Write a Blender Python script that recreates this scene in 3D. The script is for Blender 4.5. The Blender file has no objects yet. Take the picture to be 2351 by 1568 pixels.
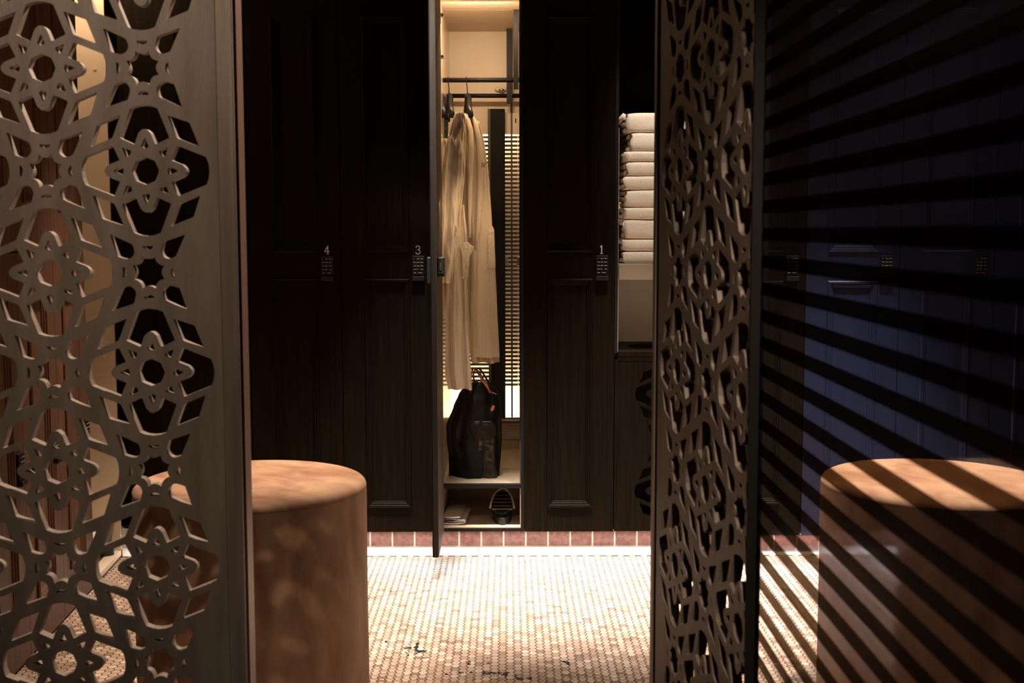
import bpy, bmesh, math, random
from math import sin, cos, pi, radians, tan, sqrt
from mathutils import Vector, Matrix, noise
random.seed(7)
scn = bpy.context.scene
col = scn.collection

# ------------------------------------------------------------ camera
F, W, H = 2760.0, 2351.0, 1568.0
TILT, YAW, ROLL = radians(5.26), radians(-0.155), radians(-0.10)
EYE = 1.25
cam_d = bpy.data.cameras.new('camera'); cam = bpy.data.objects.new('camera', cam_d); col.objects.link(cam)
cam_d.sensor_width = 36; cam_d.lens = F / W * 36
cam_d.clip_start = 0.05
Rm = Matrix.Rotation(YAW, 3, 'Z') @ Matrix.Rotation(pi / 2 - TILT, 3, 'X') @ Matrix.Rotation(ROLL, 3, 'Z')
cam.rotation_euler = Rm.to_euler(); cam.location = (0, 0, EYE)
cam_d.dof.use_dof = True; cam_d.dof.focus_distance = 4.75; cam_d.dof.aperture_fstop = 10.0
scn.camera = cam

def ray(px, py):
    return Rm @ Vector((px - W / 2, H / 2 - py, -F))
def P(px, py, Y):                      # the point of the plane y = Y seen at a pixel
    r = ray(px, py); k = Y / r.y
    return Vector((r.x * k, Y, EYE + r.z * k))
def PX(px, Y, py=600): return P(px, py, Y).x
def PZ(py, Y, px=1100): return P(px, py, Y).z
def proj(v):
    q = Rm.transposed() @ (Vector(v) - Vector((0, 0, EYE)))
    return (W / 2 + F * q.x / -q.z, H / 2 - F * q.y / -q.z)

# ------------------------------------------------------------ world, view
scn.view_settings.view_transform = 'Standard'; scn.view_settings.look = 'None'
scn.view_settings.exposure = 0.0; scn.view_settings.gamma = 1.0
scn.view_settings.use_curve_mapping = False
w = bpy.data.worlds.new('world'); scn.world = w; w.use_nodes = True
w.node_tree.nodes['Background'].inputs[0].default_value = (0.9, 0.75, 0.6, 1)
w.node_tree.nodes['Background'].inputs[1].default_value = 0.004

def aim(o, target):
    o.rotation_euler = (Vector(target) - o.location).to_track_quat('-Z', 'Y').to_euler()
def spot(name, loc, target, watts, deg, color, blend=0.5, size=0.03):
    d = bpy.data.lights.new(name, 'SPOT'); d.energy = watts; d.spot_size = radians(deg); d.spot_blend = blend
    d.color = color; d.shadow_soft_size = size
    o = bpy.data.objects.new(name, d); col.objects.link(o); o.location = loc; aim(o, target); return o
def area(name, loc, target, watts, sx, sy, color, spread=180, up=None):
    d = bpy.data.lights.new(name, 'AREA'); d.shape = 'RECTANGLE'; d.size = sx; d.size_y = sy
    d.energy = watts; d.color = color; d.spread = radians(spread)
    o = bpy.data.objects.new(name, d); col.objects.link(o); o.location = loc; aim(o, target); return o

WARM = (1.0, 0.72, 0.45); NEUT = (1.0, 0.86, 0.70); SOFT = (1.0, 0.80, 0.60)
DOOR_Y, PLINTH_Y = 4.60, 4.68
CEIL_Z = 2.60
# LED strips under the overhang of the lockers
area('led_strip_left', (-0.36, 4.640, 0.077), (-0.36, 4.60, 0.0), 4.5, 2.20, 0.02, (1, 0.90, 0.80))
area('led_strip_right', (1.45, 4.575, 0.077), (1.45, 4.535, 0.0), 2.6, 1.30, 0.02, (1, 0.90, 0.80))
# ceiling downlights, a row in front of the lockers, and added fill spots
spot('downlight_floor', (-0.30, 4.08, 2.57), (-0.28, 4.12, 0), 1050, 41, (1, .92, .82), 1.0, 0.05)
spot('downlight_floor', (0.45, 4.08, 2.57), (0.45, 4.12, 0), 1050, 41, (1, .92, .82), 1.0, 0.05)
spot('floor_front_fill', (0.50, 3.10, 2.57), (0.35, 3.25, 0), 90, 52, SOFT, 1.0, 0.05)  # added wide weak fill for the nearer floor
spot('downlight_floor_right', (1.25, 4.00, 2.57), (1.20, 4.02, 0), 1300, 44, (1, .92, .82), 1.0, 0.05)
spot('downlight_pouf_left', (-0.62, 3.30, 2.57), (-0.66, 3.22, 0.5), 350, 30, SOFT, 0.8, 0.04)
spot('downlight_pouf_right', (1.15, 3.0, 2.57), (1.15, 3.15, 0.5), 520, 34, SOFT, 0.8, 0.04)
spot('downlight_left_wall', (-1.02, 3.95, 2.57), (-1.03, 3.92, 0.0), 420, 46, SOFT, 1.0, 0.04)
spot('downlight_screen_left', (0.02, 2.65, 2.57), (-0.65, 1.87, 0.95), 260, 62, SOFT, 0.9, 0.03)
spot('screen_right_fill', (0.300, 0.62, 1.95), (0.31, 1.75, 0.70), 72, 54, SOFT, 1.0, 0.03)  # added spot in mid-air that brightens the wing's cut edges
spot('lockers_fill', (0.0, 1.75, 2.55), (0.10, 4.6, 0.55), 16, 40, NEUT, 1.0, 0.03)  # added frontal fill so the locker fronts and numbers show
spot('downlight_screen_face', (-1.00, 0.55, 2.52), (-0.66, 1.87, 1.35), 70, 46, SOFT, 1.0, 0.012)
spot('pouf_rim_fill', (0.75, 2.75, 2.57), (-0.34, 3.20, 0.25), 34, 24, SOFT, 1.0, 0.05)  # added narrow spot for the bright right side of the pouf
spot('downlight_towels', (0.62, 4.15, 2.57), (0.62, 4.68, 1.45), 70, 34, NEUT, 0.8, 0.03)
spot('side_right_fill', (1.70, 3.1, 2.57), (1.75, 4.5, 1.1), 7, 60, (0.8, 0.85, 1.0), 1.0, 0.05)  # added faint bluish fill on the lockers beyond the glass

# ------------------------------------------------------------ helpers
def tag(o, label=None, cat=None, group=None, kind=None):
    if label: o['label'] = label
    if cat: o['category'] = cat
    if group: o['group'] = group
    if kind: o['kind'] = kind
    return o
def empty(name, loc=(0, 0, 0), rz=0, label=None, cat=None, group=None, kind=None):
    o = bpy.data.objects.new(name, None); col.objects.link(o); o.location = loc; o.rotation_euler = (0, 0, rz)
    o.empty_display_size = 0.05
    return tag(o, label, cat, group, kind)

class MB:
    def __init__(s): s.v = []; s.f = []
    def add(s, vs, fs):
        n = len(s.v); s.v += [tuple(v) for v in vs]; s.f += [tuple(i + n for i in f) for f in fs]; return s
    def box(s, a, b):
        x0, y0, z0 = a; x1, y1, z1 = b
        return s.add([(x0, y0, z0), (x1, y0, z0), (x1, y1, z0), (x0, y1, z0), (x0, y0, z1), (x1, y0, z1), (x1, y1, z1), (x0, y1, z1)],
                     [(0, 3, 2, 1), (4, 5, 6, 7), (0, 1, 5, 4), (1, 2, 6, 5), (2, 3, 7, 6), (3, 0, 4, 7)])
    def loft(s, rings, cap=True, closed=True):
        n = len(rings[0]); vs = [p for r in rings for p in r]; fs = []
        m = n if closed else n - 1
        for i in range(len(rings) - 1):
            for j in range(m):
                k = (j + 1) % n
                fs.append((i * n + j, i * n + k, (i + 1) * n + k, (i + 1) * n + j))
        if cap and closed:
            fs.append(tuple(reversed(range(n)))); fs.append(tuple((len(rings) - 1) * n + j for j in range(n)))
        return s.add(vs, fs)
    def tube(s, pts, r, seg=10, cap=True):
        pts = [Vector(p) for p in pts]; rings = []
        rr = r if isinstance(r, (list, tuple)) else [r] * len(pts)
        up = Vector((0.13, 0.21, 0.97))
        for i, p in enumerate(pts):
            t = (pts[min(i + 1, len(pts) - 1)] - pts[max(i - 1, 0)]).normalized()
            if abs(t.dot(up)) > 0.95: up = Vector((1, 0, 0))
            a = t.cross(up).normalized(); b = t.cross(a).normalized(); up = -b if (-b).dot(up) > 0 else b
            rings.append([p + (a * cos(2 * pi * k / seg) + b * sin(2 * pi * k / seg)) * rr[i] for k in range(seg)])
        return s.loft(rings, cap)
    def build(s, name, mat, parent=None, smooth=False, bev=0, loc=None, sub=0):
        me = bpy.data.meshes.new(name); me.from_pydata(s.v, [], s.f); me.validate()
        bm = bmesh.new(); bm.from_mesh(me); bmesh.ops.recalc_face_normals(bm, faces=bm.faces)
        if loc is not None: pass
        bm.to_mesh(me); bm.free()
        if smooth:
            for p in me.polygons: p.use_smooth = True
        if mat: me.materials.append(mat)
        o = bpy.data.objects.new(name, me); col.objects.link(o)
        if parent: o.parent = parent
        if bev:
            m = o.modifiers.new('bevel', 'BEVEL'); m.width = bev; m.segments = 2; m.limit_method = 'ANGLE'; m.angle_limit = radians(40)
        if sub:
            m = o.modifiers.new('sub', 'SUBSURF'); m.levels = sub; m.render_levels = sub
        return o

def circ(c, r, n, axis='Z', a0=0, sx=1, sy=1):
    c = Vector(c); out = []
    for k in range(n):
        a = a0 + 2 * pi * k / n; u = r * cos(a) * sx; v = r * sin(a) * sy
        out.append(c + (Vector((u, v, 0)) if axis == 'Z' else Vector((u, 0, v)) if axis == 'Y' else Vector((0, u, v))))
    return out

def structure(o): o['kind'] = 'structure'; return o

# ------------------------------------------------------------ materials
def mat(name, color, rough=0.5, metal=0.0, spec=0.5, **kw):
    m = bpy.data.materials.new(name); m.use_nodes = True
    b = m.node_tree.nodes['Principled BSDF']
    b.inputs['Base Color'].default_value = (*color, 1); b.inputs['Roughness'].default_value = rough
    b.inputs['Metallic'].default_value = metal; b.inputs['Specular IOR Level'].default_value = spec
    for k, v in kw.items():
        b.inputs[k.replace('_', ' ')].default_value = v
    return m
def N(m, t): return m.node_tree.nodes.new(t)
def L(m, a, b): m.node_tree.links.new(a, b)
def noisy(m, c1, c2, scale=(5, 5, 5), nscale=4, detail=6, lo=0.35, hi=0.65, bump=0, bscale=None, coord='Object', dist=0.002, rough=None):
    b = m.node_tree.nodes['Principled BSDF']
    tc = N(m, 'ShaderNodeTexCoord'); mp = N(m, 'ShaderNodeMapping'); mp.inputs['Scale'].default_value = scale
    L(m, tc.outputs[coord], mp.inputs[0])
    n = N(m, 'ShaderNodeTexNoise'); n.inputs['Scale'].default_value = nscale; n.inputs['Detail'].default_value = detail
    L(m, mp.outputs[0], n.inputs[0])
    r = N(m, 'ShaderNodeValToRGB'); r.color_ramp.elements[0].position = lo; r.color_ramp.elements[1].position = hi
    r.color_ramp.elements[0].color = (*c1, 1); r.color_ramp.elements[1].color = (*c2, 1)
    L(m, n.outputs[0], r.inputs[0]); L(m, r.outputs[0], b.inputs['Base Color'])
    if rough:
        mr = N(m, 'ShaderNodeMapRange'); mr.inputs[3].default_value = rough[0]; mr.inputs[4].default_value = rough[1]
        L(m, n.outputs[0], mr.inputs[0]); L(m, mr.outputs[0], b.inputs['Roughness'])
    if bump:
        n2 = N(m, 'ShaderNodeTexNoise'); n2.inputs['Scale'].default_value = bscale or nscale * 5; n2.inputs['Detail'].default_value = 5
        L(m, mp.outputs[0], n2.inputs[0])
        bp = N(m, 'ShaderNodeBump'); bp.inputs['Strength'].default_value = bump; bp.inputs['Distance'].default_value = dist
        L(m, n2.outputs[0], bp.inputs['Height']); L(m, bp.outputs[0], b.inputs['Normal'])
    return m

M = {}
M['screen'] = noisy(mat('bronze_screen', (.2, .15, .12), .5, .2), (.15, .115, .092), (.27, .21, .17), (9, 9, 1.1), 3, 8, .25, .75, .25, 40, rough=(.42, .6))
M['post'] = noisy(mat('bronze_post', (.2, .15, .12), .45, .35), (.19, .145, .118), (.32, .25, .205), (14, 14, .8), 3, 8, .25, .75, .2, 40, rough=(.3, .5))
M['wood'] = noisy(mat('dark_stained_wood', (.03, .02, .015), .5, 0, .06), (.005, .003, .0015), (.011, .0068, .0032), (60, 60, 2.2), 2, 8, .3, .7, .35, 6)
M['wood_red'] = noisy(mat('brown_stained_wood', (.1, .05, .03), .55, 0, .25), (.07, .033, .019), (.14, .066, .040), (50, 50, 2.2), 2, 8, .3, .7, .35, 6)
M['navy'] = noisy(mat('navy_fronts', (.03, .05, .14), .45), (.006, .010, .034), (.009, .014, .045), (20, 20, 2), 2, 5)  # even dark blue for the door fronts beyond the glass
M['dark'] = mat('dark_interior', (.007, .006, .005), .7, 0, .2)
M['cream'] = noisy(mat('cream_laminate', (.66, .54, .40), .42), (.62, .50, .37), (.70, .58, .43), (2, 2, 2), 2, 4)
M['shaded_cream'] = mat('shaded_cream_laminate', (.28, .22, .155), .5)  # cream laminate with the dimmer light put into its colour
M['cream_gloss'] = mat('cream_gloss', (.66, .54, .40), .16)
M['mirror'] = mat('mirror_panel', (.75, .68, .58), .06, 1.0)
M['blackmetal'] = mat('black_powder_metal', (.006, .005, .005), .5, 0, .25)
M['rubber'] = mat('black_rubber', (.012, .012, .012), .6)
M['blackplastic'] = mat('black_plastic', (.008, .008, .008), .4)
M['silver'] = mat('brushed_steel', (.6, .55, .5), .25, 1)
M['print'] = mat('pale_print', (.82, .80, .76), .5)
M['keyprint'] = mat('key_print', (.55, .42, .30), .5)
M['ceiling'] = mat('ceiling_paint', (.30, .25, .20), .8)
M['wall'] = mat('dark_wall_paint', (.07, .055, .045), .8)
M['bagcloth'] = noisy(mat('black_nylon', (.006, .006, .006), .6, 0, .25), (.0018, .0018, .0018), (.0035, .003, .003), (8, 8, 8), 4, 4, bump=.3, bscale=30, dist=.002)
M['leather'] = mat('tan_leather', (.26, .075, .03), .38)
M['paleseam'] = mat('grey_strap', (.42, .38, .34), .5)
M['slat'] = mat('brown_slat', (.06, .045, .03), .5)
M['grille'] = mat('grey_mosaic', (.34, .29, .23), .4)

def terry(name, c, scale=220, strength=.6):
    m = mat(name, c, .95, 0, .2); b = m.node_tree.nodes['Principled BSDF']
    b.inputs['Sheen Weight'].default_value = .3
    tc = N(m, 'ShaderNodeTexCoord'); n = N(m, 'ShaderNodeTexNoise'); n.inputs['Scale'].default_value = scale; n.inputs['Detail'].default_value = 3
    L(m, tc.outputs['Object'], n.inputs[0])
    bp = N(m, 'ShaderNodeBump'); bp.inputs['Strength'].default_value = strength; bp.inputs['Distance'].default_value = .003
    L(m, n.outputs[0], bp.inputs['Height']); L(m, bp.outputs[0], b.inputs['Normal'])
    return m
M['towel'] = terry('white_terry', (.78, .70, .60))
def waffle(name, c):
    m = mat(name, c, .9, 0, .2); b = m.node_tree.nodes['Principled BSDF']
    tc = N(m, 'ShaderNodeTexCoord'); wv = N(m, 'ShaderNodeTexWave'); wv.inputs['Scale'].default_value = 70; wv.inputs['Distortion'].default_value = 1.5
    wv.bands_direction = 'X'; wv.inputs['Detail'].default_value = 1; wv.inputs['Detail Scale'].default_value = .3
    L(m, tc.outputs['Object'], wv.inputs[0])
    n = N(m, 'ShaderNodeTexNoise'); n.inputs['Scale'].default_value = 260; L(m, tc.outputs['Object'], n.inputs[0])
    ad = N(m, 'ShaderNodeMath'); ad.operation = 'ADD'; L(m, wv.outputs['Fac'], ad.inputs[0]); L(m, n.outputs[0], ad.inputs[1])
    bp = N(m, 'ShaderNodeBump'); bp.inputs['Strength'].default_value = .55; bp.inputs['Distance'].default_value = .003
    L(m, ad.outputs[0], bp.inputs['Height']); L(m, bp.outputs[0], b.inputs['Normal'])
    return m
M['robe'] = waffle('cream_ribbed_cotton', (.72, .60, .45))
M['lining'] = terry('robe_lining', (.42, .33, .24))

def velvet():
    m = mat('brown_velvet', (.35, .18, .10), .75, 0, .25); b = m.node_tree.nodes['Principled BSDF']
    tc = N(m, 'ShaderNodeTexCoord'); mp = N(m, 'ShaderNodeMapping'); mp.inputs['Scale'].default_value = (1, 1.6, .6)
    L(m, tc.outputs['Object'], mp.inputs[0])
    n = N(m, 'ShaderNodeTexNoise'); n.inputs['Scale'].default_value = 7; n.inputs['Detail'].default_value = 6; n.inputs['Distortion'].default_value = .6
    L(m, mp.outputs[0], n.inputs[0])
    r = N(m, 'ShaderNodeValToRGB'); r.color_ramp.elements[0].position = .3; r.color_ramp.elements[1].position = .72
    r.color_ramp.elements[0].color = (.25, .12, .068, 1); r.color_ramp.elements[1].color = (.50, .31, .20, 1)
    L(m, n.outputs[0], r.inputs[0]); L(m, r.outputs[0], b.inputs['Base Color'])
    b.inputs['Sheen Weight'].default_value = .12; b.inputs['Sheen Roughness'].default_value = .4
    b.inputs['Sheen Tint'].default_value = (1, .75, .55, 1)
    n2 = N(m, 'ShaderNodeTexNoise'); n2.inputs['Scale'].default_value = 9; n2.inputs['Detail'].default_value = 8; n2.inputs['Roughness'].default_value = .62
    L(m, mp.outputs[0], n2.inputs[0])
    bp = N(m, 'ShaderNodeBump'); bp.inputs['Strength'].default_value = .5; bp.inputs['Distance'].default_value = .012
    L(m, n2.outputs[0], bp.inputs['Height']); L(m, bp.outputs[0], b.inputs['Normal'])
    return m
M['velvet'] = velvet()

def hex_mat():
    m = mat('hex_tile_glaze', (.5, .35, .28), .3, 0, .5); b = m.node_tree.nodes['Principled BSDF']
    g = N(m, 'ShaderNodeNewGeometry'); oi = N(m, 'ShaderNodeObjectInfo')
    ad = N(m, 'ShaderNodeMath'); ad.operation = 'ADD'; L(m, g.outputs['Random Per Island'], ad.inputs[0]); L(m, oi.outputs['Random'], ad.inputs[1])
    fr = N(m, 'ShaderNodeMath'); fr.operation = 'FRACT'; L(m, ad.outputs[0], fr.inputs[0])
    r = N(m, 'ShaderNodeValToRGB'); e = r.color_ramp.elements
    e[0].position = 0; e[0].color = (.19, .115, .08, 1); e[1].position = 1; e[1].color = (.47, .37, .28, 1)
    for p, c in ((.12, (.29, .185, .13, 1)), (.45, (.35, .24, .175, 1)), (.75, (.38, .26, .20, 1))):
        x = e.new(p); x.color = c
    L(m, fr.outputs[0], r.inputs[0])
    # black scuffs on the tiles
    n = N(m, 'ShaderNodeTexNoise'); n.inputs['Scale'].default_value = 38; n.inputs['Detail'].default_value = 6
    mp = N(m, 'ShaderNodeMapping'); mp.inputs['Scale'].default_value = (1, .6, 1); L(m, g.outputs['Position'], mp.inputs[0]); L(m, mp.outputs[0], n.inputs[0])
    tot = None
    for (px, py, rad) in ((948, 1493, .085), (1105, 1545, .10), (1300, 1525, .035), (1190, 1556, .05), (1725, 1520, .05)):
        rr = ray(px, py); k = -EYE / rr.z; q = Vector((rr.x * k, rr.y * k, 0))
        vm = N(m, 'ShaderNodeVectorMath'); vm.operation = 'DISTANCE'; L(m, g.outputs['Position'], vm.inputs[0]); vm.inputs[1].default_value = q
        mr = N(m, 'ShaderNodeMapRange'); mr.inputs[1].default_value = 0; mr.inputs[2].default_value = rad * 1.7; mr.inputs[3].default_value = .20; mr.inputs[4].default_value = 0
        L(m, vm.outputs['Value'], mr.inputs[0])
        if tot is None: tot = mr.outputs[0]
        else:
            a2 = N(m, 'ShaderNodeMath'); a2.operation = 'MAXIMUM'; L(m, tot, a2.inputs[0]); L(m, mr.outputs[0], a2.inputs[1]); tot = a2.outputs[0]
    s = N(m, 'ShaderNodeMath'); s.operation = 'ADD'; L(m, n.outputs[0], s.inputs[0]); L(m, tot, s.inputs[1])
    th = N(m, 'ShaderNodeMapRange'); th.inputs[1].default_value = .72; th.inputs[2].default_value = .735; L(m, s.outputs[0], th.inputs[0])
    mx = N(m, 'ShaderNodeMix'); mx.data_type = 'RGBA'; L(m, th.outputs[0], mx.inputs[0]); L(m, r.outputs[0], mx.inputs[6]); mx.inputs[7].default_value = (.01, .008, .006, 1)
    L(m, mx.outputs[2], b.inputs['Base Color'])
    return m
M['hex'] = hex_mat()
M['grout'] = mat('dark_grout', (.004, .0035, .003), .85)
M['border'] = noisy(mat('pale_stone_border', (.75, .70, .65), .35), (.68, .62, .57), (.8, .75, .7), (3, 3, 3), 4, 5)
M['terracotta'] = noisy(mat('terracotta_glaze', (.34, .13, .11), .22), (.11, .043, .036), (.22, .10, .082), (10, 10, 10), 6, 8, .3, .7, .3, 60)
M['palegrout'] = mat('pale_grout', (.72, .62, .52), .8)

def glass_mat():
    m = bpy.data.materials.new('veiled_glass'); m.use_nodes = True; nt = m.node_tree; nt.nodes.clear()
    o = N(m, 'ShaderNodeOutputMaterial'); tr = N(m, 'ShaderNodeBsdfTransparent'); gl = N(m, 'ShaderNodeBsdfGlossy'); mx = N(m, 'ShaderNodeMixShader')
    df = N(m, 'ShaderNodeBsdfDiffuse'); m2 = N(m, 'ShaderNodeMixShader'); df.inputs[0].default_value = (.62, .66, 1.0, 1); m2.inputs[0].default_value = .05  # lavender diffuse puts the reflected veil into the glass colour
    tr.inputs[0].default_value = (.93, .94, .96, 1); gl.inputs['Roughness'].default_value = .04; gl.inputs[0].default_value = (.75, .8, 1, 1)
    mx.inputs[0].default_value = .08
    L(m, tr.outputs[0], mx.inputs[1]); L(m, gl.outputs[0], mx.inputs[2]); L(m, mx.outputs[0], m2.inputs[1]); L(m, df.outputs[0], m2.inputs[2]); L(m, m2.outputs[0], o.inputs[0]); return m
def band_mat():
    m = bpy.data.materials.new('dark_tinted_band'); m.use_nodes = True; nt = m.node_tree; nt.nodes.clear()
    o = N(m, 'ShaderNodeOutputMaterial'); tr = N(m, 'ShaderNodeBsdfTransparent'); gl = N(m, 'ShaderNodeBsdfGlossy'); mx = N(m, 'ShaderNodeMixShader')
    tr.inputs[0].default_value = (.30, .25, .19, 1); gl.inputs['Roughness'].default_value = .3; gl.inputs[0].default_value = (.3, .3, .3, 1); mx.inputs[0].default_value = .03  # dark see-through tint for the bands across the pane
    L(m, tr.outputs[0], mx.inputs[1]); L(m, gl.outputs[0], mx.inputs[2]); L(m, mx.outputs[0], o.inputs[0]); return m
M['glass'] = glass_mat(); M['tint'] = band_mat()
def emit(name, c, s):
    m = bpy.data.materials.new(name); m.use_nodes = True; b = m.node_tree.nodes['Principled BSDF']
    b.inputs['Base Color'].default_value = (*c, 1); b.inputs['Emission Color'].default_value = (*c, 1); b.inputs['Emission Strength'].default_value = s; return m
M['led'] = emit('led_diffuser', (1, .86, .66), 9.0)

# ============================================================ room
def slab(name, a, b, m): return structure(MB().box(a, b).build(name, m))
floor = slab('floor', (-2.2, -2.6, -.10), (3.2, 5.9, -0.0012), M['grout'])
slab('ceiling', (-2.2, -2.6, CEIL_Z), (3.2, 5.9, CEIL_Z + .08), M['ceiling'])
slab('wall_left', (-2.28, -2.6, -.1), (-2.2, 5.9, CEIL_Z), M['wall'])
slab('wall_right', (3.2, -2.6, -.1), (3.28, 5.9, CEIL_Z), M['wall'])
slab('wall_back', (-2.2, 5.9, -.1), (3.2, 5.98, CEIL_Z), M['wall'])
slab('wall_front', (-2.2, -2.68, -.1), (3.2, -2.6, CEIL_Z), M['wall'])

# hexagonal mosaic
S = 0.0150
def hex_geo(cx, cy, z0=-0.0030, z1=0.0, g=0.0016, bv=0.0011):
    vs = []
    for (r, z) in ((S - g, z0), (S - g, z1 - .0007), (S - g - bv, z1)):
        vs += [(cx + r * cos(k * pi / 3), cy + r * sin(k * pi / 3), z) for k in range(6)]
    fs = [(i * 6 + k, i * 6 + (k + 1) % 6, (i + 1) * 6 + (k + 1) % 6, (i + 1) * 6 + k) for i in range(2) for k in range(6)]
    fs.append(tuple(range(12, 18)))
    return vs, fs
BORDER_Y = 4.553
cells = []
i = 0; x = -1.55
while x < 2.2:
    off = (i % 2) * sqrt(3) * S / 2; j = 0; y = BORDER_Y - sqrt(3) * S * .5 - off
    while y > 2.15:
        cells.append((x, y)); y -= sqrt(3) * S
    i += 1; x += 1.5 * S
def open_view(c):
    px, py = proj((c[0], c[1], 0))
    return py < 1566 and (850 < px < 1498 or 1716 < px < 1886)
near = sorted([c for c in cells if open_view(c)], key=lambda c: c[1])[:300]
nearset = set(near)
hv, hf = hex_geo(0, 0)
hme = bpy.data.meshes.new('hex_tile'); hme.from_pydata(hv, [], hf); hme.materials.append(M['hex'])
for c in near:
    o = bpy.data.objects.new('hex_tile', hme); col.objects.link(o); o.parent = floor
    o.location = (c[0], c[1], random.uniform(-.0003, .0003))
mb = MB()
for c in cells:
    if c in nearset: continue
    a, b = hex_geo(*c); mb.add(a, b)
me = bpy.data.meshes.new('hex_tiles'); me.from_pydata(mb.v, [], mb.f); me.materials.append(M['hex'])
o = bpy.data.objects.new('hex_mosaic', me); col.objects.link(o); o.parent = floor; o['kind'] = 'stuff'

# pale stone border in front of the plinth, stone by stone, and the terracotta plinth tiles
x = -1.62
while x < 2.3:
    MB().box((x, BORDER_Y, -.0045), (x + .2985, PLINTH_Y - .001, .0006)).build('border_stone', M['border'], floor, bev=.0008)
    x += .30
plinth = structure(MB().box((-1.62, PLINTH_Y, 0), (0.745, PLINTH_Y + .05, .078)).build('baseboard_back', M['palegrout']))
x0 = PX(850, PLINTH_Y, 1240) - .0882 * 9
for k in range(28):
    xa = x0 + k * .0882
    if xa + .084 > .742: break
    MB().box((xa + .0035, PLINTH_Y - .004, .006), (xa + .0847, PLINTH_Y + .001, .0775)).build('plinth_tile', M['terracotta'], plinth, bev=.0012)
RB_Y, RB_ROT = 4.545, radians(-1.5)
bank = Vector((0.768, RB_Y, 0))
plinth2 = structure(MB().box((0, .065, 0), (1.45, .11, .078)).build('baseboard_right', M['palegrout']))
plinth2.location = bank; plinth2.rotation_euler = (0, 0, RB_ROT)
for k in range(16):
    MB().box((.0035 + k * .0882, .061, .006), (.0847 + k * .0882, .066, .0775)).build('plinth_tile', M['terracotta'], plinth2, bev=.0012)

# ============================================================ lockers
def stroke(pts, wdt, yb, dep=.0012):
    mb = MB()
    for a, b in zip(pts[:-1], pts[1:]):
        a = Vector((a[0], 0, a[1])); b = Vector((b[0], 0, b[1])); d = (b - a).normalized() * wdt * .35; n = Vector((-d.z, 0, d.x)).normalized() * wdt / 2
        q = [a - d - n, b + d - n, b + d + n, a - d + n]
        mb.add([(p.x, yb, p.z) for p in q] + [(p.x, yb - dep, p.z) for p in q], [(0, 1, 2, 3), (7, 6, 5, 4), (0, 4, 5, 1), (1, 5, 6, 2), (2, 6, 7, 3), (3, 7, 4, 0)])
    return mb
def glyph(ch, cx, cz, h, yb):
    u = h; w_ = .085 * h; out = MB()
    def S_(pts, ww=w_):
        s = stroke([(cx + a * u, cz + b * u) for a, b in pts], ww, yb); out.add(s.v, s.f)
    if ch == '1':
        S_([(.02, 0), (.02, 1.0)], .13 * h); S_([(-.16, .84), (.02, 1.0)]); S_([(-.15, 0), (.19, 0)])
    elif ch == '4':
        S_([(.12, 0), (.12, 1.0)], .13 * h); S_([(.10, 1.0), (-.28, .32)]); S_([(-.28, .32), (.32, .32)]); S_([(-.02, 0), (.26, 0)])
    elif ch == '3':
        arc = [(-.22, .80), (-.20, .93), (-.05, 1.0), (.12, .97), (.22, .85), (.20, .68), (.10, .57), (-.06, .54)]
        S_(arc); S_([(-.06, .54), (.12, .50), (.25, .38), (.27, .22), (.16, .05), (-.02, -.01), (-.20, .05), (-.25, .20)])
    return out

DIG = {'1': [[(0, 0), (0, 1)]], '2': [[(-.3, 1), (.3, 1), (.3, .5), (-.3, .5), (-.3, 0), (.3, 0)]], '3': [[(-.3, 1), (.3, 1), (.3, 0), (-.3, 0)], [(-.2, .5), (.3, .5)]],
       '4': [[(-.3, 1), (-.3, .5), (.3, .5)], [(.3, 1), (.3, 0)]], '5': [[(.3, 1), (-.3, 1), (-.3, .5), (.3, .5), (.3, 0), (-.3, 0)]],
       '6': [[(.3, 1), (-.3, 1), (-.3, 0), (.3, 0), (.3, .5), (-.3, .5)]], '7': [[(-.3, 1), (.3, 1), (0, 0)]],
       '8': [[(-.3, 0), (-.3, 1), (.3, 1), (.3, 0), (-.3, 0)], [(-.3, .5), (.3, .5)]], '9': [[(.3, .5), (-.3, .5), (-.3, 1), (.3, 1), (.3, 0)]],
       '0': [[(-.3, 0), (-.3, 1), (.3, 1), (.3, 0), (-.3, 0)]]}
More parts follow.
